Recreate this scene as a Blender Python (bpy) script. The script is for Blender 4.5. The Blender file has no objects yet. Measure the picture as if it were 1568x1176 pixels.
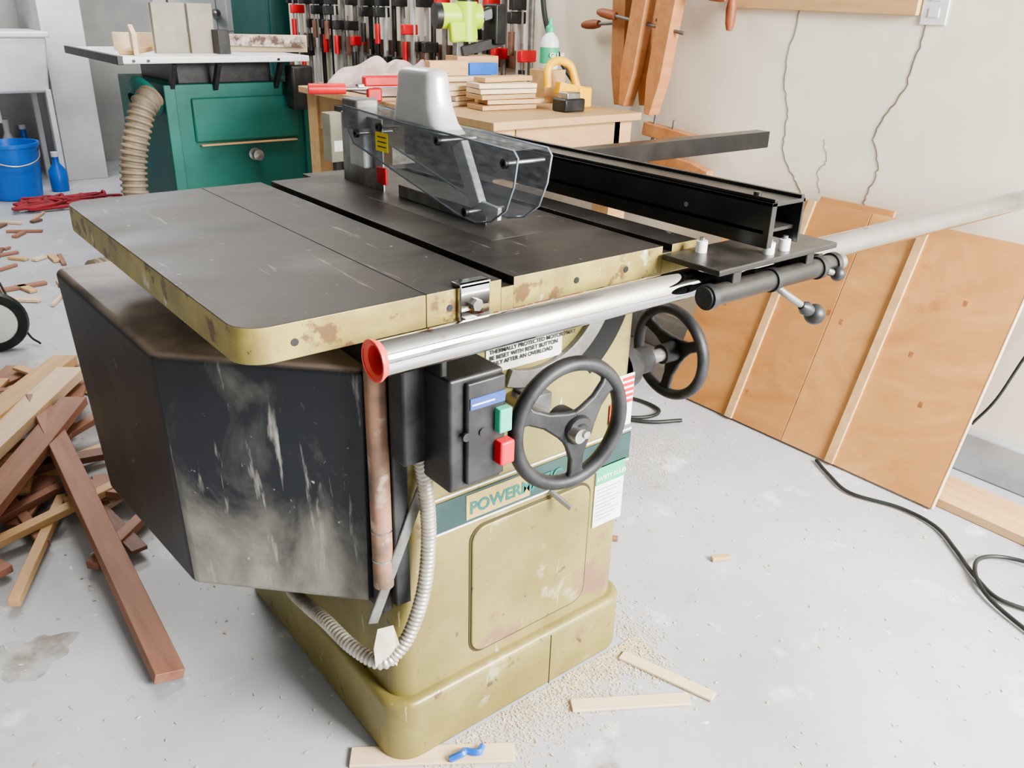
import bpy, math, random
from mathutils import Vector, Matrix
random.seed(4)
S=bpy.context.scene
COL=S.collection
try:
    S.view_settings.view_transform='AgX'; S.view_settings.look='AgX - Medium High Contrast'
except Exception: pass
# ------------------------------------------------------------ materials
def M(name,c,r=.5,m=0,c2=None,s=5,st=(1,1,1),lo=.4,hi=.6,bump=0,bs=None,spk=None,dust=None,det=6,dist=0,spec=None,low=None,rr=None):
    mt=bpy.data.materials.new(name); mt.use_nodes=True; nt=mt.node_tree; N=nt.nodes; L=nt.links
    b=N["Principled BSDF"]; b.inputs["Roughness"].default_value=r; b.inputs["Metallic"].default_value=m
    if spec is not None: b.inputs["Specular IOR Level"].default_value=spec
    tc=N.new("ShaderNodeTexCoord")
    def mapn(st):
        mp=N.new("ShaderNodeMapping"); mp.inputs["Scale"].default_value=st; L.new(tc.outputs["Object"],mp.inputs[0]); return mp.outputs[0]
    def noise(vec,s,det=6,dist=0):
        n=N.new("ShaderNodeTexNoise"); n.inputs["Scale"].default_value=s; n.inputs["Detail"].default_value=det
        n.inputs["Distortion"].default_value=dist; n.inputs["Roughness"].default_value=.6; L.new(vec,n.inputs["Vector"]); return n.outputs["Fac"]
    def mr(v,a,b_,c_=0,d=1):
        q=N.new("ShaderNodeMapRange"); q.inputs[1].default_value=a;q.inputs[2].default_value=b_;q.inputs[3].default_value=c_;q.inputs[4].default_value=d
        L.new(v,q.inputs[0]); return q.outputs[0]
    def math2(op,a,b_):
        x=N.new("ShaderNodeMath"); x.operation=op
        for v,i in ((a,0),(b_,1)):
            if isinstance(v,(int,float)): x.inputs[i].default_value=v
            else: L.new(v,x.inputs[i])
        return x.outputs[0]
    def mix(f,a,b_):
        x=N.new("ShaderNodeMix"); x.data_type='RGBA'
        L.new(f,x.inputs[0])
        for v,i in ((a,6),(b_,7)):
            if isinstance(v,tuple): x.inputs[i].default_value=(*v,1)
            else: L.new(v,x.inputs[i])
        return x.outputs[2]
    col=c
    if c2:
        nf=noise(mapn(st),s,det,dist)
        if low:
            sp=N.new("ShaderNodeSeparateXYZ"); L.new(tc.outputs["Object"],sp.inputs[0])
            nf=math2('ADD',nf,mr(sp.outputs[2],low[0],low[1],low[2],0))
        col=mix(mr(nf,lo,hi),c,c2)
        if rr: L.new(mr(nf,lo,hi,rr[0],rr[1]),b.inputs["Roughness"])
    if spk:
        for q_ in spk:
            c3,sc,th,w=q_[:4]; st3=q_[4] if len(q_)>4 else (1,1,1)
            col=mix(mr(noise(mapn(st3),sc,6),th,th+w),col,c3)
    if dust:
        dc,amt,sc=dust
        g=N.new("ShaderNodeNewGeometry"); sx=N.new("ShaderNodeSeparateXYZ"); L.new(g.outputs["Normal"],sx.inputs[0])
        up=mr(sx.outputs[2],.35,.9); f=mr(noise(mapn((1,1,1)),sc,8),.30,.60,.25*amt,amt)
        col=mix(math2('MULTIPLY',up,f),col,dc)
    if isinstance(col,tuple): b.inputs["Base Color"].default_value=(*col,1)
    else: L.new(col,b.inputs["Base Color"])
    if bump:
        bn=N.new("ShaderNodeBump"); bn.inputs["Strength"].default_value=bump; bn.inputs["Distance"].default_value=.004
        L.new(noise(mapn(st),bs or s*4,5),bn.inputs["Height"]); L.new(bn.outputs[0],b.inputs["Normal"])
    return mt
iron=M("cast_iron_top",(.013,.011,.010),.42,.15,c2=(.050,.043,.038),s=4.0,st=(1,2.2,1),lo=.32,hi=.72,bump=.05,bs=60,rr=(.38,.58),spec=.35,spk=[((.34,.32,.30),15,.69,.03),((.085,.075,.07),4,.58,.15),((.16,.15,.14),70,.68,.03),((.14,.13,.12),9,.64,.04,(6,.5,1))])
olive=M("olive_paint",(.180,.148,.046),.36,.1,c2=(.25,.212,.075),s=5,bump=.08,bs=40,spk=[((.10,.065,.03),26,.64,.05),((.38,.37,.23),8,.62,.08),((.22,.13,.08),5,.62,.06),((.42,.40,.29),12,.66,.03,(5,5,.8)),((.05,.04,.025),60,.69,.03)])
oliveedge=M("olive_paint_edge_lit",(.33,.275,.085),.4,.1,c2=(.22,.17,.055),s=12,spk=[((.13,.075,.03),22,.56,.05),((.50,.48,.36),16,.61,.06),((.06,.045,.03),55,.66,.03)],bump=.08,bs=60)  # cabinet olive made lighter: light on the edge put into colour, plus wear
blackcov=M("black_moulded_plastic",(.008,.009,.012),.42,0,c2=(.035,.033,.031),s=6,lo=.45,hi=.78,bump=.15,bs=30,spec=.35,spk=[((.20,.19,.18),44,.68,.04)],dust=((.38,.30,.25),1.0,9))
smudge=M("black_plastic_dusted",(.010,.012,.016),.38,0,c2=(.27,.25,.205),s=4.6,st=(1.5,1.5,.9),lo=.52,hi=.92,bump=.12,bs=40,det=12,dist=.6,low=(.32,.52,.32),spk=[((.32,.28,.22),70,.68,.05),((.30,.28,.25),9,.60,.12,(5,5,.7))],dust=((.3,.25,.2),.8,9))
black=M("black_paint",(.009,.009,.010),.33,.1,c2=(.018,.018,.018),s=12,bump=.03,dust=((.2,.18,.15),.25,30))
castblack=M("black_cast_handwheel",(.016,.017,.019),.5,.2,c2=(.035,.035,.037),s=30,bump=.15,bs=80)
plast=M("black_plastic",(.010,.010,.011),.42,0,c2=(.025,.025,.025),s=25,spk=[((.15,.14,.12),60,.72,.03)])
chrome=M("chrome",(.58,.58,.59),.05,1,c2=(.28,.25,.22),s=5,lo=.45,hi=.8,rr=(.04,.16),spk=[((.20,.10,.05),16,.63,.08)])  # brown stains, also painting the rail's dark reflections into the colour
steel=M("steel",(.42,.42,.41),.35,.9,c2=(.28,.26,.24),s=20)
greyiron=M("grey_cast_iron",(.22,.22,.21),.5,.4,c2=(.14,.13,.12),s=20)
conduitm=M("flex_conduit_metal",(.50,.47,.41),.4,.5,c2=(.33,.29,.23),s=20)
silver=M("silver_plastic",(.58,.58,.575),.33,.3,c2=(.50,.50,.50),s=10)
red=M("red_plastic",(.60,.015,.02),.35,0,c2=(.45,.01,.015),s=10)
orangered=M("red_rubber_end",(.72,.08,.06),.4,0,c2=(.55,.05,.04),s=10)
greenb=M("green_button",(.06,.45,.28),.4,0,c2=(.05,.38,.23),s=10)
copper=M("brown_hinge_pipe",(.30,.17,.11),.6,0,c2=(.15,.10,.07),s=14,bump=.1,spk=[((.42,.32,.24),20,.60,.08)])
white=M("white_plastic",(.75,.76,.76),.4,0,c2=(.68,.69,.70),s=8)
paper=M("label_paper",(.76,.76,.72),.6,0,c2=(.64,.64,.60),s=15)
dgreen=M("dark_green_stripe",(.012,.04,.04),.4,0,c2=(.025,.06,.055),s=15)
lgreen=M("green_label",(.04,.42,.2),.5,0,c2=(.05,.38,.2),s=15)
gold=M("gold_label",(.44,.33,.12),.5,0,c2=(.34,.25,.09),s=15)
yellow=M("yellow_label",(.85,.68,.05),.5,0,c2=(.8,.6,.04),s=15)
lime=M("lime_plastic",(.50,.75,.03),.4,0,c2=(.45,.68,.03),s=15)
ory=M("orange_yellow_plastic",(.85,.48,.02),.4,0,c2=(.75,.42,.02),s=15)
blue=M("blue_plastic",(.01,.15,.62),.35,0,c2=(.01,.12,.5),s=6)
teal=M("teal_paint",(.008,.115,.090),.45,0,c2=(.012,.145,.115),s=5,bump=.05,spk=[((.2,.25,.2),35,.73,.03)])
darkteal=M("dark_teal_paint",(.006,.06,.055),.4,0,c2=(.01,.075,.067),s=4)
hosem=M("tan_hose",(.30,.24,.17),.55,0,c2=(.22,.18,.13),s=10)
cloth=M("pink_cloth",(.58,.45,.43),.9,0,c2=(.45,.32,.31),s=14,bump=.3)
dark=M("dark_void",(.004,.004,.004),.9,c2=(.006,.006,.006))
glass=bpy.data.materials.new("clear_polycarbonate"); glass.use_nodes=True
nt=glass.node_tree; b=nt.nodes["Principled BSDF"]; out=nt.nodes["Material Output"]
b.inputs["Roughness"].default_value=.07; b.inputs["Base Color"].default_value=(.40,.41,.43,1)
tr=nt.nodes.new("ShaderNodeBsdfTransparent"); tr.inputs[0].default_value=(.84,.86,.88,1)
mx=nt.nodes.new("ShaderNodeMixShader"); nz=nt.nodes.new("ShaderNodeTexNoise"); nz.inputs["Scale"].default_value=16; nz.inputs["Detail"].default_value=8
mr=nt.nodes.new("ShaderNodeMapRange"); mr.inputs[1].default_value=.40;mr.inputs[2].default_value=.72;mr.inputs[3].default_value=.14;mr.inputs[4].default_value=.46
nt.links.new(nz.outputs["Fac"],mr.inputs[0]);nt.links.new(mr.outputs[0],mx.inputs[0])
nt.links.new(tr.outputs[0],mx.inputs[1]);nt.links.new(b.outputs[0],mx.inputs[2]);nt.links.new(mx.outputs[0],out.inputs[0])
edgeglass=M("polycarbonate_edge",(.22,.25,.30),.15,0,c2=(.14,.17,.20),s=10)
concrete=M("painted_concrete",(.50,.515,.545),.42,0,c2=(.31,.32,.34),s=1.7,lo=.33,hi=.75,bump=.08,bs=25,det=10,spk=[((.64,.66,.68),6,.60,.1),((.22,.19,.16),2.7,.69,.05),((.24,.19,.15),42,.705,.02),((.36,.31,.21),13,.67,.05),((.78,.79,.79),30,.675,.03)])
wallm=M("cream_wall_paint",(.86,.80,.68),.6,0,c2=(.76,.70,.59),s=1.6,bump=.05,bs=20,spk=[((.55,.50,.42),24,.74,.03)])
trimw=M("white_trim",(.66,.68,.68),.5,0,c2=(.55,.57,.58),s=3)
greyw=M("grey_room_paint",(.36,.36,.345),.6,0,c2=(.30,.30,.29),s=3)
curbm=M("curb_concrete",(.36,.38,.40),.7,0,c2=(.28,.29,.30),s=5,bump=.2)
crackm=M("wall_crack",(.13,.115,.10),.9,0,c2=(.22,.18,.13),s=20)
def wood(n,c,c2,s=3,k=9,r=.55,spk=None): return M(n,c,r,0,c2=c2,s=s,st=(1,k,k),lo=.3,hi=.7,dist=.6,bump=.08,bs=12,spk=spk)
pine=wood("pine_wood",(.60,.40,.21),(.48,.29,.13))
pale=wood("pale_wood",(.72,.58,.40),(.60,.45,.29))
cedar=wood("cedar_wood",(.34,.165,.105),(.21,.095,.06))
darkw=wood("dark_wood",(.20,.10,.065),(.12,.06,.04))
maple=wood("hand_screw_maple",(.50,.24,.10),(.38,.165,.065))
brownh=wood("brown_handle",(.30,.09,.04),(.22,.07,.03))
def plym(n,c,c2,off): return M(n,c,.42,0,c2=c2,s=2.0+off,st=(3.2,1,1.8),lo=.3,hi=.72,dist=2.6,det=5,bump=.02,spk=[((.36,.145,.04),4+off,.62,.10,(2,1,1.5)),((.66,.38,.16),3,.58,.12)])
ply=plym("plywood_warm",(.50,.25,.088),(.38,.17,.052),0)
ply2=plym("plywood_light",(.56,.30,.115),(.44,.21,.072),.7)
plyb=M("plywood_bench",(.50,.33,.17),.5,0,c2=(.40,.25,.12),s=2.6,st=(1,5,3),lo=.3,hi=.72,dist=1.2,det=4)
knotm=M("knot_wood",(.22,.085,.03),.6,c2=(.36,.155,.05),s=60)
rubber=M("cable_rubber",(.008,.014,.012),.5,0,c2=(.02,.025,.022),s=20)
sawd=M("sawdust",(.72,.60,.43),.9,0,c2=(.58,.45,.28),s=30)
pink=M("red_net",(.35,.03,.04),.8,0,c2=(.2,.03,.04),s=20)
ink=M("label_ink",(.3,.32,.3),.7,c2=(.28,.3,.28))
# ------------------------------------------------------------ geometry helpers
def E(name,loc=(0,0,0)):
    o=bpy.data.objects.new(name,None); o.location=loc; o.empty_display_size=.1; COL.objects.link(o); return o
def mesh(name,v,f,mats,par=None,smooth=False,mi=None,bev=0,seg=2):
    me=bpy.data.meshes.new(name); me.from_pydata([tuple(p) for p in v],[],f)
    if not isinstance(mats,(list,tuple)): mats=[mats]
    for m_ in mats: me.materials.append(m_)
    if mi:
        for p,i in zip(me.polygons,mi): p.material_index=i
    if smooth:
        for p in me.polygons: p.use_smooth=True
    me.update()
    o=bpy.data.objects.new(name,me); COL.objects.link(o)
    if bev:
        bm=o.modifiers.new("b","BEVEL"); bm.width=bev; bm.segments=seg; bm.limit_method='ANGLE'; bm.angle_limit=math.radians(40)
        for p in me.polygons: p.use_smooth=True
        try: me.set_sharp_from_angle(angle=math.radians(35))
        except Exception: pass
        w=o.modifiers.new("w","WEIGHTED_NORMAL"); w.keep_sharp=True
    if par:
        o.parent=par; o.matrix_parent_inverse=Matrix.Translation(-par.location)
    return o
def box(name,x0,x1,y0,y1,z0,z1,mat,par=None,bev=.002,seg=2,mi=None):
    v=[(x0,y0,z0),(x1,y0,z0),(x1,y1,z0),(x0,y1,z0),(x0,y0,z1),(x1,y0,z1),(x1,y1,z1),(x0,y1,z1)]
    f=[(3,2,1,0),(4,5,6,7),(0,1,5,4),(1,2,6,5),(2,3,7,6),(3,0,4,7)]
    return mesh(name,v,f,mat,par,bev=bev,seg=seg,mi=mi)
def prism(name,pts,ax,a,b,mat,par=None,bev=.0,seg=2,mi_top=None):
    def P(p,h):
        if ax==2: return (p[0],p[1],h)
        if ax==0: return (h,p[0],p[1])
        return (p[0],h,p[1])
    n=len(pts)
    v=[P(p,a) for p in pts]+[P(p,b) for p in pts]
    f=[tuple(range(n-1,-1,-1)),tuple(range(n,2*n))]+[(i,(i+1)%n,n+(i+1)%n,n+i) for i in range(n)]
    if ax==1: f=[tuple(reversed(q)) for q in f]
    mi=None
    if mi_top is not None: mi=[0,mi_top]+[0]*n
    return mesh(name,v,f,mat,par,bev=bev,seg=seg,mi=mi)
def rrect(x0,x1,y0,y1,r,n=6,corners=(1,1,1,1)):
    out=[]
    for (cx,cy,a0,c) in ((x0+r,y0+r,180,corners[0]),(x1-r,y0+r,270,corners[1]),(x1-r,y1-r,0,corners[2]),(x0+r,y1-r,90,corners[3])):
        if c:
            for i in range(n+1):
                a=math.radians(a0+90*i/n); out.append((cx+r*math.cos(a),cy+r*math.sin(a)))
        else:
            out.append(((x0 if cx<(x0+x1)/2 else x1),(y0 if cy<(y0+y1)/2 else y1)))
    return out
def smoothpts(pts,k=8):
    P=[Vector(p) for p in pts]
    if len(P)<3: return P
    out=[]
    Q=[P[0]*2-P[1]]+P+[P[-1]*2-P[-2]]
    for i in range(1,len(Q)-2):
        for j in range(k):
            t=j/k; a,b_,c,d=Q[i-1],Q[i],Q[i+1],Q[i+2]
            out.append(.5*((2*b_)+(c-a)*t+(2*a-5*b_+4*c-d)*t*t+(-a+3*b_-3*c+d)*t**3))
    out.append(P[-1]); return out
def sweep(name,pts,r,mat,par=None,seg=12,k=8,rib=0,caps=True):
    P=smoothpts(pts,k) if k>1 else [Vector(p) for p in pts]
    if rib:
        L=[0]
        for i in range(1,len(P)): L.append(L[-1]+(P[i]-P[i-1]).length)
        n=int(L[-1]/rib*4); Q=[]; j=0
        for i in range(n+1):
            d=L[-1]*i/n
            while j<len(L)-2 and L[j+1]<d: j+=1
            t=(d-L[j])/max(L[j+1]-L[j],1e-9); Q.append(P[j].lerp(P[j+1],min(t,1)))
        P=Q
    v=[];f=[];T=(P[1]-P[0]).normalized()
    u=T.orthogonal().normalized()
    n=len(P)
    for i in range(n):
        T2=(P[min(i+1,n-1)]-P[max(i-1,0)]).normalized()
        u=(u-T2*u.dot(T2)).normalized(); w=T2.cross(u)
        rr=r(i/(n-1)) if callable(r) else r
        if rib: rr*= (1.0 if i%4 in(0,1) else .82)
        for s_ in range(seg):
            a=2*math.pi*s_/seg; v.append(P[i]+rr*(math.cos(a)*u+math.sin(a)*w))
    for i in range(n-1):
        for s_ in range(seg):
            f.append((i*seg+s_,i*seg+(s_+1)%seg,(i+1)*seg+(s_+1)%seg,(i+1)*seg+s_))
    if caps: f.append(tuple(range(seg-1,-1,-1))); f.append(tuple((n-1)*seg+s_ for s_ in range(seg)))
    o=mesh(name,v,f,mat,par,smooth=True)
    try: o.data.set_sharp_from_angle(angle=math.radians(50))
    except Exception: pass
    return o
def cyl(name,p0,p1,r,mat,par=None,seg=24,r2=None):
    r2=r if r2 is None else r2
    return sweep(name,[p0,p1],(lambda t:r+(r2-r)*t),mat,par,seg=seg,k=1)
def lathe(name,prof,cen,axis,mat,par=None,seg=32):
    ax=Vector(axis).normalized(); u=ax.orthogonal().normalized(); w=ax.cross(u); c=Vector(cen)
    v=[];f=[];n=len(prof)
    for (r,h) in prof:
        for s_ in range(seg):
            a=2*math.pi*s_/seg; v.append(c+ax*h+r*(math.cos(a)*u+math.sin(a)*w))
    for i in range(n-1):
        for s_ in range(seg): f.append((i*seg+s_,i*seg+(s_+1)%seg,(i+1)*seg+(s_+1)%seg,(i+1)*seg+s_))
    o=mesh(name,v,f,mat,par,smooth=True)
    try: o.data.set_sharp_from_angle(angle=math.radians(40))
    except Exception: pass
    return o
def ball(name,c,r,mat,par=None):
    n=12; return lathe(name,[(r*math.sin(math.pi*i/n)+1e-5,-r*math.cos(math.pi*i/n)) for i in range(n+1)],c,(0,0,1),mat,par)
def plank(name,p0,p1,w,t,mat,par=None,up=(0,0,1),bev=.0015):
    p0,p1=Vector(p0),Vector(p1); X=(p1-p0); L=X.length; X.normalize(); U=Vector(up); Y=U.cross(X).normalized(); Z=X.cross(Y)
    o=box(name,-L/2,L/2,-w/2,w/2,-t/2,t/2,mat,None,bev=bev)
    Mx=Matrix((X,Y,Z)).transposed().to_4x4(); Mx.translation=(p0+p1)/2
    if par: o.parent=par; o.matrix_parent_inverse=Matrix.Translation(-par.location)
    o.matrix_basis=Mx
    return o
def text(name,s,loc,size,mat,par,rot=(math.pi/2,0,0),bold=0):
    cu=bpy.data.curves.new(name,"FONT"); cu.body=s; cu.size=size; cu.extrude=.0003; cu.offset=bold; cu.materials.append(mat)
    o=bpy.data.objects.new(name,cu); COL.objects.link(o); o.location=loc; o.rotation_euler=rot; o.parent=par; o.matrix_parent_inverse=Matrix.Translation(-par.location)
    return o
# ------------------------------------------------------------ room
WX=2.08
YF=-3.3
box("floor",-2.8,3.4,-5.2,6.6,-.1,0,concrete,bev=0)
box("wall_right",WX,WX+.12,YF,4.35,0,2.6,wallm,bev=0)
box("wall_alcove",WX+.12,3.3,4.23,4.35,0,2.6,greyw,bev=0)
box("wall_alcove_side",3.2,3.3,4.35,6.4,0,2.6,greyw,bev=0)
box("wall_back",-2.7,3.3,6.4,6.5,0,2.6,greyw,bev=0)
box("wall_left",-2.7,-2.6,YF,6.4,0,2.6,greyw,bev=0)
box("unseen_wall_front",-2.7,-.9,YF-.1,YF,0,2.6,greyw,bev=0)  # unseen wall, added to hold back sky light behind the camera
box("unseen_wall_front_lintel",-.9,WX+.12,YF-.1,YF,2.25,2.6,greyw,bev=0)  # unseen as well, added to close off sky light above the opening
box("ceiling",-2.7,3.3,YF,6.5,2.6,2.7,greyw,bev=0)
box("baseboard_right",WX-.04,WX,YF,4.35,0,.125,curbm,bev=.006)
box("wall_stub",.98,1.24,5.72,6.4,0,2.6,trimw,bev=.004)
box("trim_1",1.24,1.33,6.33,6.4,0,2.6,trimw,bev=.004)
box("trim_2",1.9,2.0,6.34,6.4,0,2.3,trimw,bev=.004)
box("trim_3",2.84,2.94,6.34,6.4,0,2.3,trimw,bev=.004)
d=E("door_1",(2.4,6.37,0))
box("door_leaf",2.02,2.82,6.345,6.385,0.005,2.1,trimw,d)
for z0,z1 in ((.15,.75),(.95,1.3)):
    for xx in (2.10,2.46): box("door_panel",xx,xx+.28,6.335,6.35,z0,z1,trimw,d,bev=.008)
ball("door_knob",(2.36,6.29,1.08),.035,steel,d); cyl("knob_rose",(2.36,6.345,1.08),(2.36,6.31,1.08),.03,steel,d)
def crack(nm,pts,r):
    P=smoothpts([(WX-.0005,a,b_) for a,b_ in pts],10)
    P=[p+Vector((0,random.uniform(-.004,.004),0)) for p in P]
    return sweep(nm,P,r,crackm,None,seg=5,k=1)
crack("wall_crack",[(.82,1.30),(.815,1.18),(.83,1.02),(.80,.90),(.79,.78),(.73,.70),(.66,.62)],.0018)
crack("wall_crack.001",[(.425,1.22),(.42,1.15),(.44,1.0),(.50,.88),(.47,.78),(.49,.70),(.48,.60)],.0024)
crack("wall_crack.002",[(.66,.84),(.64,.78),(.66,.74),(.64,.68)],.0008)
plank("wall_wood_rail",(WX-.011,1.05,1.222),(WX-.011,.44,1.212),.022,.05,pine,up=(0,0,1))
o=E("wall_outlet",(WX,.40,1.2)); box("cover_plate",WX-.006,WX,.365,.435,1.165,1.28,white,o,bev=.002)
for z in (1.195,1.235): box("socket",WX-.009,WX-.005,.385,.415,z-.012,z+.012,white,o,bev=.003)
# ------------------------------------------------------------ TABLE SAW
ts=E("table_saw",(.48,.4,0))
TZ=.864; TB=.822; D=.744; W=.717
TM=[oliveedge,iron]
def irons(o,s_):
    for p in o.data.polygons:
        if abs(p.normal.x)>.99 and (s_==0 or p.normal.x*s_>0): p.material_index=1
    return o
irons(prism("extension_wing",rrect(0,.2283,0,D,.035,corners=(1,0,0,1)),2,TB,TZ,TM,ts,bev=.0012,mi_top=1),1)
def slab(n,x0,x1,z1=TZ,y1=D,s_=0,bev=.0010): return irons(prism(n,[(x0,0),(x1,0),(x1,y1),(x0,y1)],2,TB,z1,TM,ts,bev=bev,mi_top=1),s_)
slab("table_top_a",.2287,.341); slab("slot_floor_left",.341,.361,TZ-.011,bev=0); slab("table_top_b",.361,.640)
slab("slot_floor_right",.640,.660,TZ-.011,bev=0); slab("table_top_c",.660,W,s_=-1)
box("throat_plate",.445,.545,.16,.52,TZ-.001,TZ+.0006,M("throat_plate_metal",(.022,.019,.017),.42,.3,c2=(.055,.05,.046),s=10),ts,bev=.012)
box("table_apron",.05,.69,.20,.70,.79,TB,olive,ts)
for x in (.262,.565,.47,.685,.06):
    cyl("bolt_hole",(x,.002,.841),(x,-.0008,.841),.0045,plast,ts,seg=16)
prism("cabinet_base",rrect(.218,.754,.098,.735,.05,8),2,0,.129,olive,ts,bev=.012,seg=4)
prism("cabinet_body",rrect(.236,.736,.117,.715,.035,8),2,.12,.821,olive,ts,bev=.003)
box("base_seam",.552,.5535,.0972,.0985,.005,.12,dark,ts,bev=0)
prism("access_door",rrect(.382,.642,.155,.410,.028,6),1,.1175,.1125,olive,ts,bev=.002)
prism("access_door_gap",rrect(.378,.646,.151,.414,.030,6),1,.1180,.1158,M("door_gap",(.06,.05,.02),.7,c2=(.04,.03,.01)),ts)
cyl("door_latch",(.545,.112,.425),(.56,.075,.405),.005,steel,ts)
box("stripe",.30,.7363,.1145,.1165,.428,.482,dgreen,ts,bev=0)
box("stripe_line_top",.30,.7363,.1140,.1160,.488,.491,paper,ts,bev=0)
box("stripe_line_low",.30,.7363,.1138,.1160,.4245,.4275,paper,ts,bev=0)
box("name_plate",.37,.50,.1135,.1150,.433,.478,gold,ts,bev=0)
text("name_text","POWERMATIC",(.376,.1130,.443),.030,M("name_ink",(.01,.13,.11),.4,c2=(.01,.10,.09)),ts,bold=.0009)
box("rules_label",.655,.728,.1145,.1165,.305,.432,paper,ts,bev=0)
box("rules_header",.655,.728,.1135,.1150,.395,.430,lgreen,ts,bev=0)
text("rules_text","SAFETY RULES",(.657,.1130,.404),.0115,paper,ts,bold=.0003)
for i in range(9): box("rules_line",.66,.72-.01*(i%3),.1138,.1148,.383-.008*i,.3845-.008*i,ink,ts,bev=0)
box("flag_label",.690,.732,.1145,.1165,.50,.60,paper,ts,bev=0)
for i in range(5): box("flag_stripe",.703,.731,.1138,.1148,.545+.011*i,.551+.011*i,red,ts,bev=0)
box("small_red_label",.676,.69,.1138,.1148,.51,.55,red,ts,bev=0)
box("overload_label",.405,.555,.1145,.1165,.675,.720,paper,ts,bev=0)
text("overload_text","THERMALLY PROTECTED MOTORS MAY\nBE RESET WITH RESET BUTTON\nONLY AFTER AN OVERLOAD",(.41,.1130,.707),.0095,black,ts,bold=.0002)
box("danger_plate",.40,.60,.1145,.1165,.735,.812,paper,ts,bev=0)
text("danger_text","DANGER",(.415,.1130,.758),.046,red,ts,bold=.0016)
cx,cz=.50,.80
def arcpts(r0,r1,a0,a1,n=22):
    o=[]
    for i in range(n+1):
        a=math.radians(a0+(a1-a0)*i/n); o.append((cx+r0*math.cos(a),cz+r0*math.sin(a)))
    for i in range(n,-1,-1):
        a=math.radians(a0+(a1-a0)*i/n); o.append((cx+r1*math.cos(a),cz+r1*math.sin(a)))
    return o
prism("tilt_arc_plate",arcpts(.162,.134,-112,-4),1,.118,.106,greyiron,ts,bev=.001)
prism("tilt_opening",arcpts(.215,.165,-55,-12),1,.1175,.1150,dark,ts)
box("inner_trunnion",.46,.50,.07,.12,.61,.640,greyiron,ts)
cyl("pivot_shaft",(.455,.12,.625),(.455,-.045,.625),.011,steel,ts)
ball("chrome_nut",(.395,.09,.640),.012,chrome,ts)
def wheel(par,c,ax,R,pre,a0=64):
    ax=Vector(ax).normalized(); c=Vector(c); u=Vector((0,0,1)); u=(u-ax*u.dot(ax)).normalized(); w=ax.cross(u)
    n=56; v=[];f=[];seg=14
    for i in range(n):
        a=2*math.pi*i/n; d_=math.cos(a)*u+math.sin(a)*w
        for s_ in range(seg):
            b_=2*math.pi*s_/seg; v.append(c+d_*(R*.9+R*.105*math.cos(b_))+ax*(R*.125*math.sin(b_)))
    for i in range(n):
        for s_ in range(seg): f.append((i*seg+s_,((i+1)%n)*seg+s_,((i+1)%n)*seg+(s_+1)%seg,i*seg+(s_+1)%seg))
    mesh(pre+"_rim",v,f,castblack,par,smooth=True)
    for k in range(3):
        a=math.radians(a0+120*k)
        d_=math.cos(a)*u+math.sin(a)*w; s_=-math.sin(a)*u+math.cos(a)*w
        prof=[(0.10,.26),(.25,.19),(.5,.115),(.75,.115),(.88,.20)]
        v=[]
        for (t,wd) in prof:
            for sx,sz in ((-1,-1),(1,-1),(1,1),(-1,1)):
                v.append(c+d_*R*t+s_*R*wd*sx+ax*(R*.05*sz)+ax*R*.22*(.88-t))
        f=[(3,2,1,0),tuple(16+i for i in range(4))]
        for i in range(4):
            for j in range(4): f.append((i*4+j,i*4+(j+1)%4,(i+1)*4+(j+1)%4,(i+1)*4+j))
        mesh(pre+"_spoke",v,f,castblack,par,bev=.003)
    lathe(pre+"_hub",[(.001,-.25*R),(.2*R,-.25*R),(.22*R,.22*R),(.19*R,.27*R),(.12*R,.28*R),(.1*R,.31*R),(.001,.31*R)],c,ax,castblack,par)
    cyl(pre+"_nut",c+ax*R*.30,c+ax*R*.42,R*.06,steel,par,seg=6)
wheel(ts,(.468,-.005,.625),(-.10,-1,.03),.104,"raise_wheel",a0=188)
wheel(ts,(.880,.165,.588),(1,-.05,.02),.094,"tilt_wheel")
cyl("tilt_shaft",(.73,.165,.588),(.885,.165,.588),.013,steel,ts)
lathe("tilt_boss",[(.045,0),(.04,.03),(.025,.05),(.025,.08)],(.735,.165,.588),(1,0,0),castblack,ts)
# switch box
box("switch_box",.262,.350,.002,.092,.575,.742,plast,ts,bev=.005,seg=3)
box("switch_cover",.285,.348,-.006,.004,.585,.735,plast,ts,bev=.003)
box("switch_label",.289,.346,-.0075,-.005,.697,.713,M("switch_label_blue",(.03,.08,.3),.4,c2=(.02,.05,.2)),ts,bev=0)
box("switch_label_line",.291,.328,-.0085,-.007,.703,.705,paper,ts,bev=0)
for x in (.283,.31): cyl("switch_screw",(x,-.008,.66),(x,-.004,.66),.006,plast,ts)
box("start_button",.330,.351,-.018,-.004,.655,.690,greenb,ts,bev=.002)
box("stop_button",.330,.354,-.022,-.004,.607,.642,red,ts,bev=.003)
box("switch_backplate",.228,.268,.06,.10,.60,.78,plast,ts,bev=.004)
box("switch_bracket",.262,.272,.02,.10,.74,.83,black,ts,bev=.002)
cyl("hinge_pipe",(.222,.121,.372),(.222,.121,.76),.0155,copper,ts)
for z in (.42,.47): cyl("hinge_band",(.222,.121,z),(.222,.121,z+.003),.0162,steel,ts)
box("hinge_strip",.236,.262,.108,.12,.33,.80,plast,ts,bev=.002)
plank("strut",(.30,.10,.575),(.196,.115,.315),.018,.005,greyiron,ts,up=(0,-1,0))
mesh("paper_tag",[(.19,.088,.325),(.215,.085,.322),(.225,.085,.28),(.222,.09,.235),(.205,.088,.262),(.186,.092,.25),(.183,.09,.29)],[tuple(range(7))],M("tag_paper",(.55,.5,.42),.7,c2=(.4,.34,.26),s=20),ts)
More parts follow.
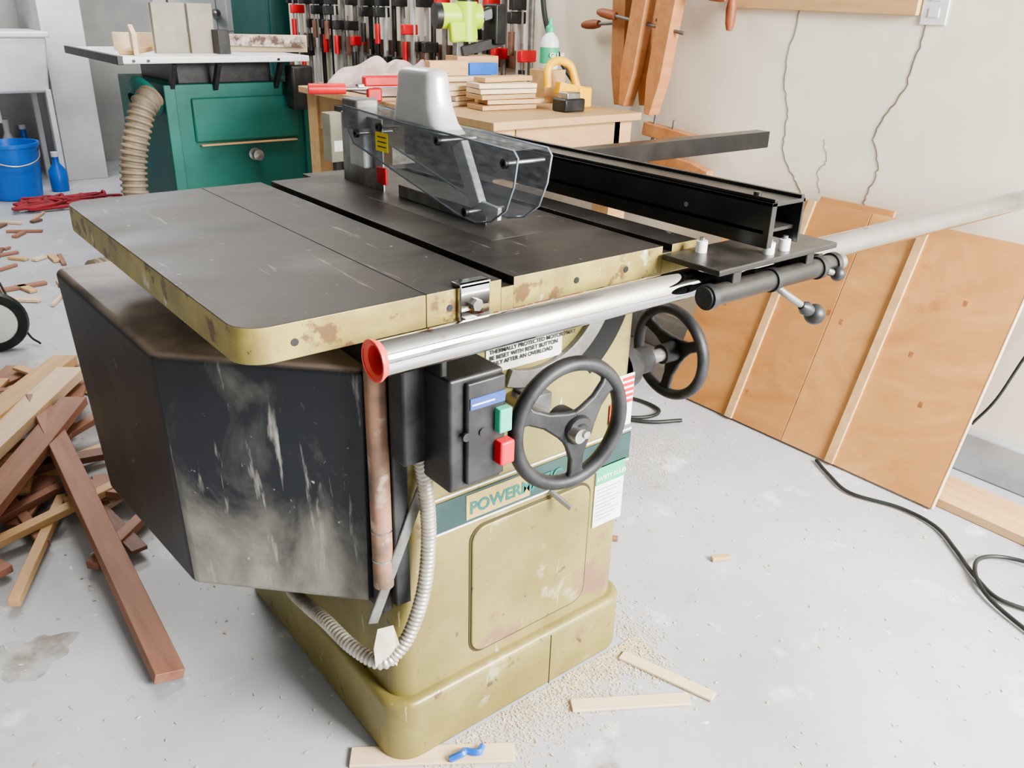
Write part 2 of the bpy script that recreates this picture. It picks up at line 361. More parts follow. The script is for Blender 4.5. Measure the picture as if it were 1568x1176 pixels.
sweep("flex_conduit",[(.262,.075,.60),(.270,.075,.55),(.281,.085,.46),(.272,.085,.37),(.249,.086,.300),(.222,.09,.262),(.196,.10,.250),(.176,.15,.256),(.168,.22,.262),(.172,.30,.24),(.195,.42,.19),(.24,.47,.17)],.0118,conduitm,ts,seg=14,rib=.0072)
mb=[(.236,.15),(.236,.77),(-.012,.755),(.014,.367),(.215,.160)]
mc2=[(.236,.15),(.236,.79),(-.030,.775),(.000,.352),(.213,.140)]
v=[(x,y,.314) for x,y in mb]+[(x,y,.722 if y<.5 else .748) for x,y in mc2]
f=[(0,1,2,3,4),(9,8,7,6,5)]+[(i,5+i,5+(i+1)%5,(i+1)%5) for i in range(5)]
mesh("motor_cover",v,f,[blackcov,smudge],ts,mi=[0,0,0,0,0,1,0],bev=.024,seg=6)
box("motor_cover_flange",.222,.24,.128,.80,.31,.775,plast,ts,bev=.003)
# front rail
RY,RZ=-.0493,.820
sweep("front_rail",[(.126,RY,RZ),(2.02,RY,RZ)],.0212,chrome,ts,seg=40,k=1,caps=False)
lathe("rail_end_cap",[(.0150,.03),(.017,.0),(.022,-.004),(.0246,-.004),(.0248,-.001),(.0225,.003),(.0213,.005)],(.130,RY,RZ),(1,0,0),orangered,ts)
lathe("rail_inner",[(.0001,.02),(.0155,.02)],(.130,RY,RZ),(1,0,0),M("rail_inner_red",(.35,.05,.04),.5,c2=(.3,.04,.03)),ts)
box("rail_clip",.272,.318,-.008,0,.80,.870,chrome,ts,bev=.002)
box("rail_clip_top",.272,.318,-.008,.012,.8645,.870,chrome,ts,bev=.001)
cyl("clip_bolt",(.295,-.008,.842),(.295,-.014,.842),.008,steel,ts,seg=6)
for x in (.28,.60): box("rail_standoff",x,x+.02,-.045,.0,.80,.825,steel,ts)
prism("rear_rail",[(.748,.862),(.748,.815),(.756,.815),(.756,.854),(.795,.854),(.795,.862)],0,.45,1.93,black,ts,bev=.001)
# fence
fn=E("rip_fence",(.78,.35,.87))
fx0,fx1,fz0,fz1=.742,.822,.868,.934
fy0,fy1=-.105,.88
t=.006
prism("fence_face",[(fx0,fz0),(fx0+.012,fz0),(fx0+.012,fz1),(fx0,fz1)],1,fy0,fy1,black,fn,bev=.001)
prism("fence_top",[(fx0,fz1-t),(fx1,fz1-t),(fx1,fz1),(fx0,fz1)],1,fy0,fy1,black,fn,bev=.001)
prism("fence_far_face",[(fx1-t,fz0),(fx1,fz0),(fx1,fz1),(fx1-t,fz1)],1,fy0,fy1,black,fn,bev=.001)
prism("fence_web",[(fx0,fz0+.02),(fx1,fz0+.02),(fx1,fz0+.025),(fx0,fz0+.025)],1,fy0+.01,fy1,black,fn)
for x in (fx0+.004,fx1-.012): prism("fence_lip",[(x,fz1),(x+.008,fz1),(x+.008,fz1+.005),(x,fz1+.005)],1,fy0,fy1,black,fn,bev=.0008)
for y in (.05,.38,.7): cyl("fence_screw",(fx0-.0015,y,.905),(fx0+.002,y,.905),.004,steel,fn,seg=12)
cyl("fence_top_screw",(fx0+.01,-.07,fz1+.004),(fx0+.01,-.07,fz1+.010),.006,black,fn,seg=12)
box("carriage_plate",.632,.92,-.112,-.006,.846,.855,black,fn,bev=.002)
box("carriage_block",.72,.90,-.10,-.015,.842,.85,black,fn,bev=.003)
for x,y in ((.690,-.030),(.768,-.092),(.806,-.092)):
    cyl("levelling_knob",(x,y,.855),(x,y,.872),.0085,white,fn,seg=20); cyl("levelling_bolt",(x,y,.856),(x,y,.877),.004,steel,fn,seg=10)
cyl("lock_bar",(.628,-.093,.812),(.955,-.093,.812),.0155,black,fn)
for x in (.632,.78,.90,.94): cyl("lock_collar",(x,-.093,.812),(x+.012,-.093,.812),.0185,castblack,fn)
cyl("lock_end",(.955,-.093,.812),(.972,-.093,.812),.013,steel,fn)
for x in (.68,.86): box("bar_bracket",x,x+.02,-.10,-.06,.812,.848,black,fn)
sweep("lock_lever",[(.787,-.098,.805),(.80,-.112,.792),(.83,-.123,.772),(.853,-.13,.757)],lambda t:.0055,greyiron,fn,k=6)
ball("lever_ball",(.858,-.131,.754),.0165,plast,fn)
lathe("lever_collar",[(.006,-.03),(.011,-.02),(.008,0)],(.853,-.13,.757),(.85,-.2,-.5),plast,fn)
cyl("second_lever",(.905,-.10,.812),(.93,-.112,.803),.005,greyiron,fn); ball("second_knob",(.935,-.113,.802),.012,plast,fn)
# blade guard
bg=E("blade_guard",(.495,.35,.95))
prof=[(.60,.945),(.57,.940),(.275,.880),(.225,.876),(.185,.885),(.150,.908),(.133,.945),(.126,.985),(.135,.994),(.30,.998),(.44,1.000),(.63,1.008),(.635,.985)]
for x in (.462,.524): 
    prism("guard_plate",prof,0,x,x+.0035,glass,bg,bev=.0008)
    sweep("guard_plate_edge",[(x+.0018,y,z) for y,z in prof+[prof[0]]],.0018,edgeglass,bg,seg=6,k=1)
top=prof[8:12]
v=[]
for (y,z) in top: v+= [(.4655,y,z),(.524,y,z)]
mesh("guard_top_skin",v,[(2*i,2*i+1,2*i+3,2*i+2) for i in range(len(top)-1)],glass,bg)
for (y,z) in ((.150,.975),(.245,.888),(.32,.985),(.50,.985),(.58,.965)):
    cyl("guard_screw",(.456,y,z),(.532,y,z),.003,steel,bg,seg=10); cyl("guard_knob",(.456,y,z),(.462,y,z),.007,plast,bg)
plank("guard_inner_arm",(.495,.31,.98),(.495,.26,.892),.028,.014,silver,bg,up=(1,0,0))
plank("guard_lower_bar",(.495,.265,.892),(.495,.205,.888),.02,.008,silver,bg,up=(1,0,0))
sec=[(.315,.490,.048,.992),(.338,.480,.054,1.005),(.352,.474,.050,1.03),(.359,.470,.045,1.055),(.360,.470,.042,1.072),(.364,.466,.037,1.081),(.378,.456,.020,1.085)]
v=[];f=[]
for (ya,yb,w_,z) in sec:
    pr_=rrect(.495-w_/2,.495+w_/2,ya,yb,w_*.42,5)
    v+= [(x,y,z) for x,y in pr_]; k_=len(pr_)
for i in range(len(sec)-1):
    for j in range(k_): f.append((i*k_+j,i*k_+(j+1)%k_,(i+1)*k_+(j+1)%k_,(i+1)*k_+j))
f.append(tuple((len(sec)-1)*k_+j for j in range(k_)))
mesh("dust_hood",v,f,silver,bg,smooth=True)
box("splitter",.493,.497,.55,.70,.862,.99,steel,bg,bev=.001)
box("rear_mount",.472,.518,.60,.655,.965,1.020,greyiron,bg,bev=.004)
box("rear_mount_low",.475,.515,.585,.64,.90,.97,silver,bg,bev=.004)
box("red_pawl",.468,.474,.50,.53,.885,.915,red,bg)
box("blade_arc",.4945,.4965,.24,.50,.862,.885,greyiron,bg)
box("warning_label",.4605,.4618,.475,.515,.945,.976,yellow,bg,bev=0)
for z in (.952,.960,.968): box("warning_line",.4600,.4606,.48,.508,z,z+.002,black,bg,bev=0)
# ------------------------------------------------------------ plywood panels leaning on the wall
pp=E("plywood_panel",(1.9,.45,.3))
def leanbox(nm,ya,yb,s0,s1,o0,o1,mat,bev=.001):
    B=Vector((1.775,0,.003)); T=Vector((2.045,0,.660)); d_=(T-B); L=d_.length; d_.normalize(); nrm=Vector((-d_.z,0,d_.x))
    v=[]
    for s_ in (s0,s1):
        for y in (ya,yb):
            for o_ in (o0,o1): v.append(B+d_*L*s_+nrm*o_+Vector((0,y,0)))
    f=[(0,1,3,2),(4,6,7,5),(0,4,5,1),(2,3,7,6),(0,2,6,4),(1,5,7,3)]
    return mesh(nm,v,f,mat,pp,bev=bev)
leanbox("panel_sheet_a",-.03,.435,0,1,0,.012,ply2)
leanbox("panel_sheet_b",.437,.90,0,1,0,.012,ply)
leanbox("panel_edge",-.034,-.030,0,1,0,.013,pale)
for y in (.27,.63): leanbox("batten",y-.013,y+.013,0,1,.012,.022,pine)
leanbox("panel_upper_piece",.38,.62,.90,1.03,-.014,-.002,ply)
random.seed(11)
for k_ in range(9):
    y=random.uniform(.02,.86); s0=random.uniform(.1,.9)
    leanbox("knot",y-.006,y+.006,s0-.011,s0+.011,.0115,.0122,knotm,bev=.0045)
plank("floor_board",(1.86,-.9,.013),(1.875,.02,.013),.15,.024,pine)
plank("floor_board.001",(1.72,-.42,.02),(1.80,-.30,.02),.04,.035,pale)
sweep("power_cable",[(1.745,.30,.008),(1.70,.23,.008),(1.66,.14,.008),(1.70,.02,.008),(1.69,-.08,.008),(1.63,-.16,.008),(1.56,-.24,.008),(1.52,-.32,.008),(1.58,-.42,.008),(1.70,-.36,.02),(1.69,-.25,.012),(1.60,-.22,.018),(1.50,-.30,.01),(1.42,-.50,.008)],.005,rubber,None,seg=8)
sweep("power_cable.001",[(2.02,.02,.16),(2.03,-.02,.25),(2.04,-.06,.40),(2.05,-.12,.55)],.004,rubber,None,seg=8)
sweep("power_cable.002",[(1.30,1.05,.009),(1.45,.86,.009),(1.55,.78,.009),(1.62,.80,.009),(1.60,.92,.009),(1.45,1.0,.012),(1.44,.90,.009),(1.52,.76,.009),(1.62,.70,.009)],.006,rubber,None,seg=8)
# ------------------------------------------------------------ workbench
wb=E("workbench",(1.6,1.9,0)); BZ=.862
BX0,BX1,BY0,BY1=1.30,1.94,1.28,2.62
box("bench_top",BX0,BX1,BY0,BY1,BZ-.026,BZ,plyb,wb,bev=.003)
box("bench_front_drawer",BX0+.12,BX1-.06,BY0+.04,BY0+.06,.66,BZ-.03,plyb,wb)
box("bench_apron",BX0+.03,BX1-.02,BY0+.05,BY0+.07,.76,BZ-.026,pine,wb)
box("bench_side",BX0+.04,BX0+.06,BY0+.06,BY1-.06,.70,BZ-.026,plyb,wb)
for x,y in ((BX0+.03,BY0+.04),(BX1-.09,BY0+.04),(BX0+.03,BY1-.55),(BX0+.03,BY1-.1),(BX1-.09,BY1-.1)): box("bench_leg",x,x+.085,y,y+.085,0,BZ-.026,pine,wb)
box("bench_shelf",BX0+.04,BX1-.02,BY0+.08,BY1-.05,.2,.22,plyb,wb)
for y in (1.4,1.85): box("shelf_bin",1.40,1.8,y,y+.35,.22,.42,darkw,wb)
random.seed(7)
st=E("wood_block_stack",(1.58,1.6,BZ))
z=BZ
for i in range(5):
    h=.017; a=random.uniform(-.2,.2); cx_=1.58+random.uniform(-.025,.025)
    plank("block",(cx_-.11*math.cos(a),1.58-.11*math.sin(a),z+h/2),(cx_+.11*math.cos(a),1.58+.11*math.sin(a),z+h/2),.10,h-.002,random.choice([pine,pale,plyb]),st)
    if i<4: plank("block",(cx_-.16,1.73,z+h/2),(cx_+.0,1.76,z+h/2),.09,h-.002,pale,st)
    z+=h
plank("block_top",(1.48,1.60,z+.009),(1.70,1.62,z+.009),.06,.016,pine,st)
plank("block_wide",(1.42,1.87,BZ+.08),(1.70,1.83,BZ+.08),.12,.018,pale,st)
plank("block_wide",(1.42,1.87,BZ+.035),(1.70,1.83,BZ+.035),.11,.068,pine,st)
plank("block_edge",(1.43,1.84,BZ+.115),(1.58,1.82,BZ+.115),.04,.05,pine,st)
plank("block_edge2",(1.60,1.84,BZ+.11),(1.72,1.83,BZ+.11),.04,.04,blue,st)
# nailer
ng=E("cordless_nailer",(1.68,1.98,1.1))
g=Vector((1.685,1.97,1.11))
cyl("motor_body",g+Vector((-.11,.02,.035)),g+Vector((.05,-.02,.035)),.044,lime,ng)
cyl("head",g+Vector((-.01,-.02,.085)),g+Vector((-.01,-.02,-.05)),.040,lime,ng)
cyl("head_cap",g+Vector((-.01,-.02,.10)),g+Vector((-.01,-.02,.082)),.032,plast,ng)
cyl("dark_band",g+Vector((-.122,.023,.035)),g+Vector((-.10,.017,.035)),.045,plast,ng)
plank("grip",g+Vector((.02,0,.02)),g+Vector((.10,-.03,.05)),.035,.045,lime,ng,bev=.008)
plank("grip_rubber",g+Vector((.06,-.015,.035)),g+Vector((.105,-.032,.05)),.038,.047,plast,ng,bev=.008)
box("battery",g.x+.09,g.x+.14,g.y-.07,g.y+.01,g.z-.06,g.z+.08,plast,ng,bev=.006)
plank("magazine",g+Vector((-.03,-.02,-.085)),g+Vector((.13,-.04,-.05)),.02,.035,plast,ng)
plank("nose",g+Vector((-.03,0,.0)),g+Vector((-.035,0,-.11)),.03,.03,steel,ng)
plank("body_side",g+Vector((-.09,-.03,-.02)),g+Vector((.02,-.04,-.01)),.03,.07,lime,ng,bev=.008)
box("foot",g.x-.07,g.x+.12,g.y-.05,g.y+.03,BZ+.001,g.z-.10,pine,ng)
box("wood_riser_block",1.82,1.92,1.66,1.75,BZ,.975,pine,None,bev=.002)
GX,GY=1.87,1.70
gb=E("glue_bottle",(GX,GY,.976))
lathe("bottle",[(.001,0),(.031,0),(.034,.008),(.034,.085),(.030,.105),(.014,.122),(.014,.13)],(GX,GY,.976),(0,0,1),white,gb)
lathe("bottle_cap",[(.0165,.125),(.0165,.142),(.008,.150),(.006,.172),(.001,.173)],(GX,GY,.976),(0,0,1),greenb,gb)
lathe("bottle_label",[(.0345,.02),(.0345,.075)],(GX,GY,.976),(0,0,1),lgreen,gb)
text("bottle_text","GLUE",(GX-.026,GY-.033,1.018),.022,paper,gb,rot=(math.pi/2,0,math.radians(-38)),bold=.0008)
yc_=E("spring_clamp",(1.80,1.53,.9))
sweep("clamp_loop",[(1.73,1.54,.93),(1.73,1.54,.99),(1.77,1.54,1.015),(1.82,1.53,1.0),(1.84,1.52,.95),(1.86,1.51,.885)],.014,ory,yc_,seg=10)
plank("clamp_jaw",(1.74,1.50,.93),(1.86,1.49,.91),.03,.04,ory,yc_)
box("clamp_block",1.82,1.88,1.47,1.52,BZ,.93,ory,yc_,bev=.006)
bt=E("tool_battery",(1.69,1.42,BZ)); box("battery_body",1.675,1.765,1.38,1.45,BZ,.905,plast,bt,bev=.006); box("battery_top",1.69,1.75,1.39,1.44,.90,.925,steel,bt,bev=.004)
rc=E("bar_clamp",(1.9,1.6,.9))
cyl("clamp_handle",(1.89,1.585,.885),(1.935,1.56,.885),.022,red,rc); cyl("clamp_screw",(1.87,1.61,.885),(1.89,1.585,.885),.007,steel,rc)
sweep("bent_pipe",[(1.98,1.90,1.4),(1.97,1.85,1.15),(1.965,1.74,1.0),(1.95,1.58,.885)],.010,rubber,rc)
random.seed(3)
v=[];f=[];nx,ny=34,26
for i in range(nx):
    for j in range(ny):
        a=i/(nx-1)*2-1; b_=j/(ny-1)*2-1
        sk_=1+.10*math.sin(3*math.atan2(b_,a)+.6)
        x=1.55+.19*a*sk_; y=2.25+.20*b_*sk_
        h=max(0,(1-a**4)*(1-b_**4))**.6*(.085+.026*math.sin(i*.42+j*.21)+.016*math.sin(j*.6-i*.25+1)+.006*math.sin(i*1.1+j*.9))
        v.append((x+.012*math.sin(j*.5),y+.012*math.sin(i*.45),BZ+.004+h))
for i in range(nx-1):
    for j in range(ny-1): f.append((i*ny+j,(i+1)*ny+j,(i+1)*ny+j+1,i*ny+j+1))
o=mesh("shop_rag",v,f,cloth,None,smooth=True); m_=o.modifiers.new("s","SUBSURF"); m_.levels=1; m_.render_levels=1
hc=E("red_bar_clamp",(1.25,2.3,.9))
def T(x,y,z): return Vector((x,y,z))
cyl("grip",T(1.06,2.02,.905),T(1.18,1.98,.905),.018,red,hc); cyl("screw",T(1.18,1.98,.905),T(1.27,1.95,.905),.007,steel,hc)
plank("bar",T(1.22,1.97,.915),T(1.45,1.93,.915),.03,.012,steel,hc); plank("upper_jaw",T(1.24,1.96,.93),T(1.40,1.935,.93),.035,.035,red,hc,bev=.006)
plank("lower_jaw",T(1.25,1.955,.885),T(1.30,1.94,.885),.03,.045,red,hc,bev=.006)
ob=E("outlet_box",(1.2,2.2,.7)); box("box_body",1.215,1.275,2.18,2.25,.62,.80,M("beige_box",(.28,.27,.2),.5,c2=(.2,.2,.15)),ob,bev=.004)
box("box_face",1.225,1.265,2.175,2.182,.66,.70,paper,ob); box("box_conduit",1.235,1.26,2.19,2.22,0,.62,plast,ob); box("box_cover",1.275,1.33,2.20,2.26,.58,.82,plast,ob)
# ------------------------------------------------------------ wooden hand screws on wall
def handscrew(nm,c,ang,sc=1):
    h=E(nm,c); c=Vector(c); rot=Matrix.Rotation(ang,3,'X')
    def P(y,z,x=0): return c+rot@Vector((x,y*sc,z*sc))
    for off in (-.055,.055):
        pts=[(-.028,-.20),(.028,-.20),(.028,.10),(.012,.20),(-.012,.20),(-.028,.10)]
        v=[];xs=(-.022*sc,.022*sc)
        for x in xs: v+=[P(off+a,b_,x) for a,b_ in pts]
        n=6; f=[tuple(range(n-1,-1,-1)),tuple(range(n,2*n))]+[(i,(i+1)%n,n+(i+1)%n,n+i) for i in range(n)]
        mesh("jaw",v,f,maple,h,bev=.003)
    for zz,s_ in ((-.04,1),(-.15,-1)):
        cyl("spindle",P(-.16*s_,zz),P(.12*s_,zz),.006,greyiron,h,seg=10)
        lathe("turned_handle",[(.001,0),(.013,.003),(.017,.03),(.015,.07),(.010,.09),(.001,.092)],P(-.16*s_,zz),rot@Vector((0,-s_,0)),brownh,h,seg=16)
    return h
handscrew("hand_screw_clamp",(2.035,1.43,1.10),math.radians(176),1.15)
handscrew("hand_screw_clamp.001",(1.985,1.31,1.09),math.radians(188),1.15)
handscrew("hand_screw_clamp.002",(2.035,1.19,.74),math.radians(95),.8)
handscrew("hand_screw_clamp.003",(2.035,1.17,1.36),math.radians(268),.9)
# ------------------------------------------------------------ clamp rack along wall
random.seed(9)
cr=E("clamp_rack",(2.05,3,1.2))
plank("rack_board",(2.067,2.1,1.34),(2.067,4.2,1.34),.02,.10,darkw,cr)
plank("rack_board_low",(2.067,2.1,.98),(2.067,4.2,.98),.02,.07,darkw,cr)
y=2.0;i=0
while y<4.2:
    x=2.03+random.uniform(-.012,.012)
    zb=.70+random.uniform(-.05,.14)
    if i%3!=1: cyl("clamp_pipe",(x,y,zb),(x,y,1.6),.012,random.choice([greyiron,black,silver]),cr,seg=10)
    else: box("clamp_bar",x-.006,x+.006,y-.015,y+.015,zb,1.6,random.choice([silver,greyiron]),cr)
    zr=random.choice([.90,.98,1.05,1.12]); m_=random.choice([red,plast,plast,plast])
    box("clamp_jaw",x-.06,x+.02,y-.014,y+.014,zr,zr+.045,m_,cr,bev=.004)
    if i%2: box("clamp_jaw",x-.05,x+.02,y-.016,y+.016,1.17,1.23,m_,cr,bev=.004)
    cyl("clamp_screw",(x-.045,y,zr-.05),(x-.045,y,zr+.07),.005,greyiron,cr,seg=8)
    cyl("clamp_grip",(x-.045,y,zr-.12),(x-.045,y,zr-.03),.014,random.choice([red,plast,darkw]),cr,seg=12)
    y+=random.uniform(.06,.11); i+=1
# ------------------------------------------------------------ green machine at back
rt=E("router_table_cabinet",(1.3,3.6,0))
box("cabinet",.96,1.68,3.30,4.0,.0,.82,teal,rt,bev=.004)
for z0,z1 in ((.06,.33),(.56,.76)): box("panel_raised",1.08,1.60,3.285,3.302,z0,z1,teal,rt,bev=.01)
box("ledge",1.10,1.58,3.27,3.302,.545,.552,pine,rt,bev=.001)
for x in (.96,1.63): box("stile",x,x+.05,3.28,3.302,.02,.82,teal,rt,bev=.003)
lathe("door_knob",[(.03,0),(.03,.008),(.012,.012),(.012,.03),(.026,.04),(.026,.055),(.001,.06)],(1.36,3.30,.49),(0,-1,0),steel,rt)
box("machine_top",.775,1.63,3.18,4.10,.918,.945,white,rt,bev=.004)
box("machine_body",1.05,1.50,3.35,3.9,.82,.92,plast,rt)
for x in (1.0,1.2,1.5): plank("bracket",(x,3.30,.80),(x,3.22,.915),.02,.03,plast,rt)
for x in (.82,.88,1.47): cyl("mount_bolt",(x,3.178,.93),(x,3.17,.93),.006,black,rt,seg=8)
box("black_foot",1.53,1.64,3.17,3.26,.70,.90,plast,rt,bev=.01)
box("rail_cap",.755,.78,3.18,4.1,.915,.95,plast,rt)
plank("wood_fence",(.90,3.75,.985),(1.75,3.45,.985),.03,.08,pale,rt)
plank("wood_fence_spatter",(1.25,3.58,1.0),(1.72,3.40,.995),.03,.05,M("paint_spattered_wood",(.55,.48,.42),.6,c2=(.10,.05,.04),s=30),rt)
plank("wood_strip",(.84,3.35,.955),(1.14,3.9,.955),.06,.018,pine,rt)
plank("push_block",(.86,3.26,.99),(.93,3.55,1.02),.02,.09,pale,rt)
tanf=M("tan_fence_face",(.30,.27,.22),.5,.1,c2=(.24,.22,.18),s=8)
box("fence_face",1.00,1.15,3.44,3.47,.945,1.16,tanf,rt,bev=.002); box("fence_face_b",1.155,1.27,3.42,3.45,.945,1.16,tanf,rt,bev=.002); box("fence_face2",1.255,1.31,3.34,3.42,.945,1.05,plast,rt,bev=.002)
lathe("dust_port",[(.10,0),(.10,.02),(.06,.04),(.06,.07)],(.93,3.4,.77),(-.8,-.2,-.5),teal,rt)
sweep("dust_hose",[(.92,3.34,.77),(.87,3.31,.73),(.82,3.29,.62),(.78,3.28,.48),(.76,3.26,.32),(.72,3.23,.16),(.68,3.18,.07),(.5,3.1,.07)],.060,hosem,rt,seg=18,rib=.028)
tg=E("tall_green_cabinet",(2.2,4.7,0))
box("carcass",1.98,2.5,4.44,5.0,0,2.0,darkteal,tg,bev=.006)
for x0 in (1.99,2.25): box("cabinet_door",x0,x0+.24,4.42,4.44,.05,1.95,darkteal,tg,bev=.005)
cyl("door_handle",(2.22,4.41,.95),(2.22,4.41,1.08),.008,steel,tg)
# ------------------------------------------------------------ sink, bucket etc.
sk=E("laundry_sink",(.66,5.8,0))
sx0,sx1,sy0,sy1=.30,.98,5.5,6.1
box("sink_rim",sx0,sx1,sy0,sy1,.93,.965,white,sk,bev=.008)
v=[(sx0+.05,sy0+.04,.60),(sx1-.05,sy0+.04,.60),(sx1-.05,sy1-.04,.60),(sx0+.05,sy1-.04,.60),(sx0+.015,sy0+.015,.935),(sx1-.015,sy0+.015,.935),(sx1-.015,sy1-.015,.935),(sx0+.015,sy1-.015,.935)]
mesh("sink_basin",v,[(3,2,1,0),(4,5,6,7),(0,1,5,4),(1,2,6,5),(2,3,7,6),(3,0,4,7)],white,sk,bev=.02,seg=3)
for x in (sx0+.05,sx1-.07):
    for y in (sy0+.05,sy1-.07): plank("sink_leg",(x+.01,y,.62),(x+.01,y,0),.05,.03,white,sk,up=(1,0,0))
cyl("drain",(.64,5.8,.4),(.64,5.8,.62),.025,white,sk)
bk=E("bucket",(.62,5.30,0))
lathe("bucket_body",[(.001,.004),(.135,.004),(.16,.32),(.17,.32),(.17,.34),(.155,.34),(.13,.02)],(.60,5.31,0),(0,0,1),blue,bk)
sweep("bucket_handle",[(.44,5.31,.32),(.48,5.15,.25),(.60,5.11,.22),(.72,5.15,.25),(.76,5.31,.32)],.005,steel,bk)
for i,(x,y,m_,h) in enumerate(((.84,6.22,blue,.3),(.86,5.40,blue,.22),(.74,6.22,white,.34),(.52,6.24,white,.36),(.42,6.2,steel,.3))):
    o=E("cleaning_bottle" if i==0 else "cleaning_bottle.%03d"%i,(x,y,0)); lathe("bottle",[(.001,0),(.05,0),(.055,.02),(.055,h*.6),(.02,h*.82),(.02,h)],(x,y,0),(0,0,1),m_,o,seg=16)
    lathe("cap",[(.022,h),(.022,h+.03),(.001,h+.03)],(x,y,0),(0,0,1),white,o,seg=12)
box("wall_shelf",.0,.75,6.15,6.4,1.03,1.06,darkw,None)
pts=[(.50+.55*random.random(),4.78+.30*random.random(),.02+.03*random.random()) for i in range(60)]
sweep("red_rope_pile",pts,.009,pink,None,seg=6,k=4)
# ------------------------------------------------------------ left: wood scraps, wheel
random.seed(4)
wp=E("wood_scrap_pile",(-.1,1.5,0))
plank("long_stick",(.015,1.72,.13),(-.015,.525,.018),.055,.022,cedar,wp,up=(.25,0,1))
plank("scrap",(-.30,1.35,.16),(.16,2.05,.10),.075,.03,pine,wp)
plank("scrap",(-.34,1.20,.12),(.14,1.86,.13),.08,.03,pale,wp)
plank("scrap",(-.30,1.05,.09),(.10,1.66,.12),.07,.025,cedar,wp)
mats=[cedar,cedar,darkw,pine,pale,cedar,pine]
for i in range(85):
    a=random.gauss(.95,.6); L=random.uniform(.12,.5); cx_=random.uniform(-.60,.15); cy_=random.uniform(1.10,2.20)
    z0=.012+random.random()*.10*max(0,1-abs(cy_-1.7)/.7)
    plank("scrap",(cx_-L/2*math.cos(a),cy_-L/2*math.sin(a),z0),(cx_+L/2*math.cos(a),cy_+L/2*math.sin(a),z0+random.uniform(0,.03)),random.uniform(.02,.06),random.choice([.01,.018,.02]),random.choice(mats),wp)
sc_=E("scattered_scraps",(.1,3.4,0))
for i in range(70):
    a=random.random()*3; cx_=random.uniform(-.7,.55); cy_=random.uniform(2.75,4.6);L=random.uniform(.03,.24)
    plank("scrap",(cx_,cy_,.008),(cx_+L*math.cos(a),cy_+L*math.sin(a),.008),random.uniform(.012,.035),.012,random.choice(mats),sc_)
mw=E("machine_wheel",(.04,2.6,.1))
lathe("tyre",[(.075,-.02),(.105,-.02),(.11,0),(.105,.02),(.075,.02)],(.035,2.53,.11),(-.25,-1,0),rubber,mw)
lathe("wheel_disc",[(.001,.024),(.03,.024),(.05,.02),(.088,.016),(.088,-.012)],(.035,2.53,.11),(-.25,-1,0),white,mw)
plank("frame_tube",(.03,2.59,.11),(-.05,2.7,.9),.03,.03,black,mw,up=(1,0,0))
sweep("thin_cable",[(.0,2.62,.6),(.03,2.60,.4),(.08,2.60,.25),(.13,2.55,.05),(.16,2.50,.01)],.004,rubber,mw)
# front scraps + sawdust
fs=E("floor_offcuts",(.6,0,0))
plank("offcut",(.72,.07,.004),(.78,-.115,.004),.026,.006,pale,fs)
plank("offcut",(.55,.03,.004),(.74,-.09,.004),.030,.006,pale,fs)
plank("offcut",(.17,.17,.004),(.40,.01,.004),.040,.006,pale,fs)
plank("offcut",(1.12,.17,.006),(1.16,.15,.006),.014,.01,pine,fs)
plank("offcut",(.95,.42,.006),(1.0,.36,.006),.014,.01,cedar,fs)
sweep("blue_tape",[(.30,.060,.01),(.32,.05,.02),(.33,.06,.01),(.345,.04,.015),(.36,.05,.01)],.006,blue,fs,seg=6)
pts=[]
for i in range(30):
    a=2*math.pi*i/30; rr=.062*(1+.2*math.sin(3*a+1)+.12*math.sin(7*a)+random.uniform(-.08,.08)); pts.append((-.204+rr*1.1*math.cos(a),.76+rr*math.sin(a)))
prism("floor_stain",pts,2,.0001,.0005,M("stained_chip",(.24,.21,.18),.8,c2=(.40,.40,.40),s=16,lo=.38,hi=.58,bump=.3),None)
v=[];f=[]
def flake(x,y,s_):
    a=random.random()*3.14; k_=len(v); z_=.0012+random.random()*.001
    for q in range(4):
        b_=a+q*math.pi/2; rr=s_*(1 if q%2 else .45); v.append((x+rr*math.cos(b_),y+rr*math.sin(b_),z_+random.random()*s_*.2))
    f.append((k_,k_+1,k_+2,k_+3))
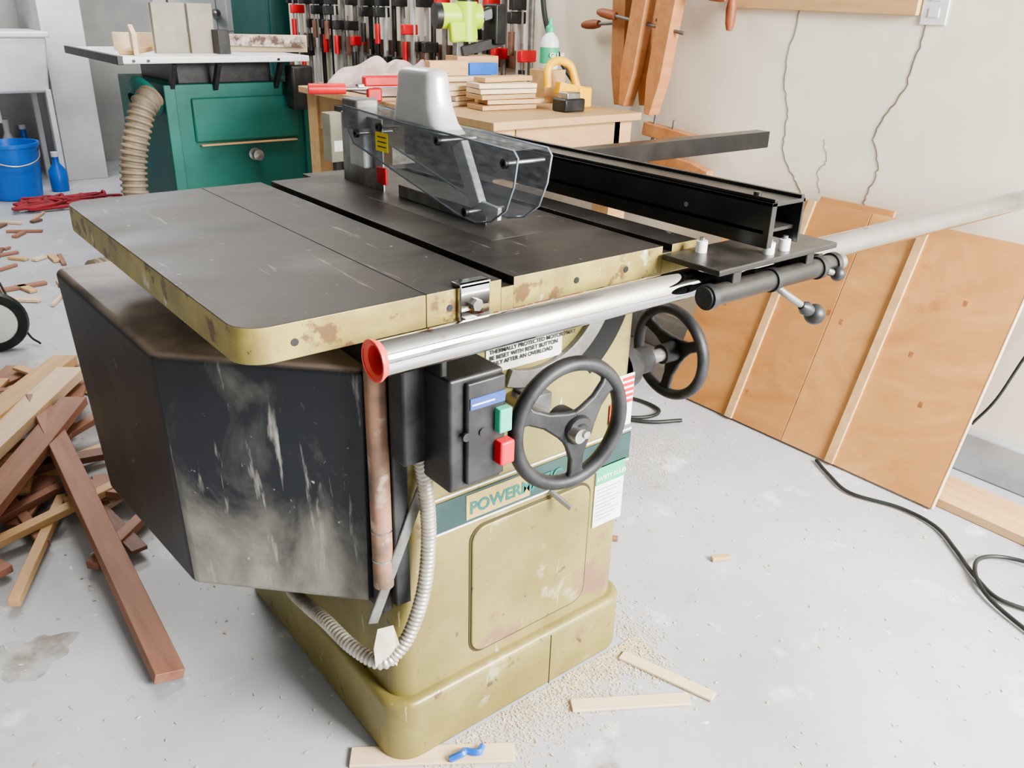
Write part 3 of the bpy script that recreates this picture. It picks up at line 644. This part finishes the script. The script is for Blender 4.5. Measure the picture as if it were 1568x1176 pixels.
for i in range(3600):
    flake(random.uniform(-.6,1.7),random.uniform(-.6,4.5),random.uniform(.0015,.006))
for i in range(7500):
    t_=random.random(); e=abs(random.gauss(0,.05))
    if random.random()<.7:
        t_=t_**.6; x=.24+.55*t_; y=.095-e
    else: x=.757+e; y=.05+.55*t_
    flake(x,y,random.uniform(.001,.0038))
for i in range(1600):
    flake(random.gauss(1.35,.12),random.gauss(.62,.10),random.uniform(.001,.0045))
mesh("sawdust_scatter",v,f,sawd,None)
# ------------------------------------------------------------ light
w=bpy.data.worlds.new("world"); S.world=w; w.use_nodes=True
bgd=w.node_tree.nodes["Background"]; bgd.inputs[0].default_value=(.90,.94,1,1); bgd.inputs[1].default_value=2.2
def area(n,loc,tgt,sx,sy,e,c=(1,1,1)):
    l=bpy.data.lights.new(n,"AREA"); l.shape='RECTANGLE'; l.size=sx; l.size_y=sy; l.energy=e; l.color=c
    o=bpy.data.objects.new(n,l); COL.objects.link(o); o.location=loc
    o.rotation_euler=(Vector(tgt)-Vector(loc)).to_track_quat('-Z','Y').to_euler(); return o
area("garage_door_daylight",(1.4,-2.5,1.8),(1.5,.9,.0),1.3,1.2,390,(1,.985,.96))
area("fill_light",(.9,2.6,2.5),(.9,2.6,0),1.2,1.0,52,(1,.97,.92))  # added fill over the middle of the room, no known fixture
area("back_fill_light",(.9,5.0,2.5),(.9,5.0,0),1.0,1.0,50,(.98,.98,1))  # added fill that brightens the far end, no known fixture
# ------------------------------------------------------------ camera
a,p,r=.8901,.4204,.0291
F=Vector((math.cos(a)*math.cos(p),math.sin(a)*math.cos(p),-math.sin(p))); R=Vector((math.sin(a),-math.cos(a),0)); U=R.cross(F)
R2=math.cos(r)*R+math.sin(r)*U; U2=-math.sin(r)*R+math.cos(r)*U
cd=bpy.data.cameras.new("camera"); cd.sensor_width=36; cd.lens=1284.47/1568*36; cd.clip_start=.02
co=bpy.data.objects.new("camera",cd); COL.objects.link(co)
m_=Matrix((R2,U2,-F)).transposed().to_4x4(); m_.translation=(-.2861,-.8013,1.1749); co.matrix_world=m_
S.camera=co
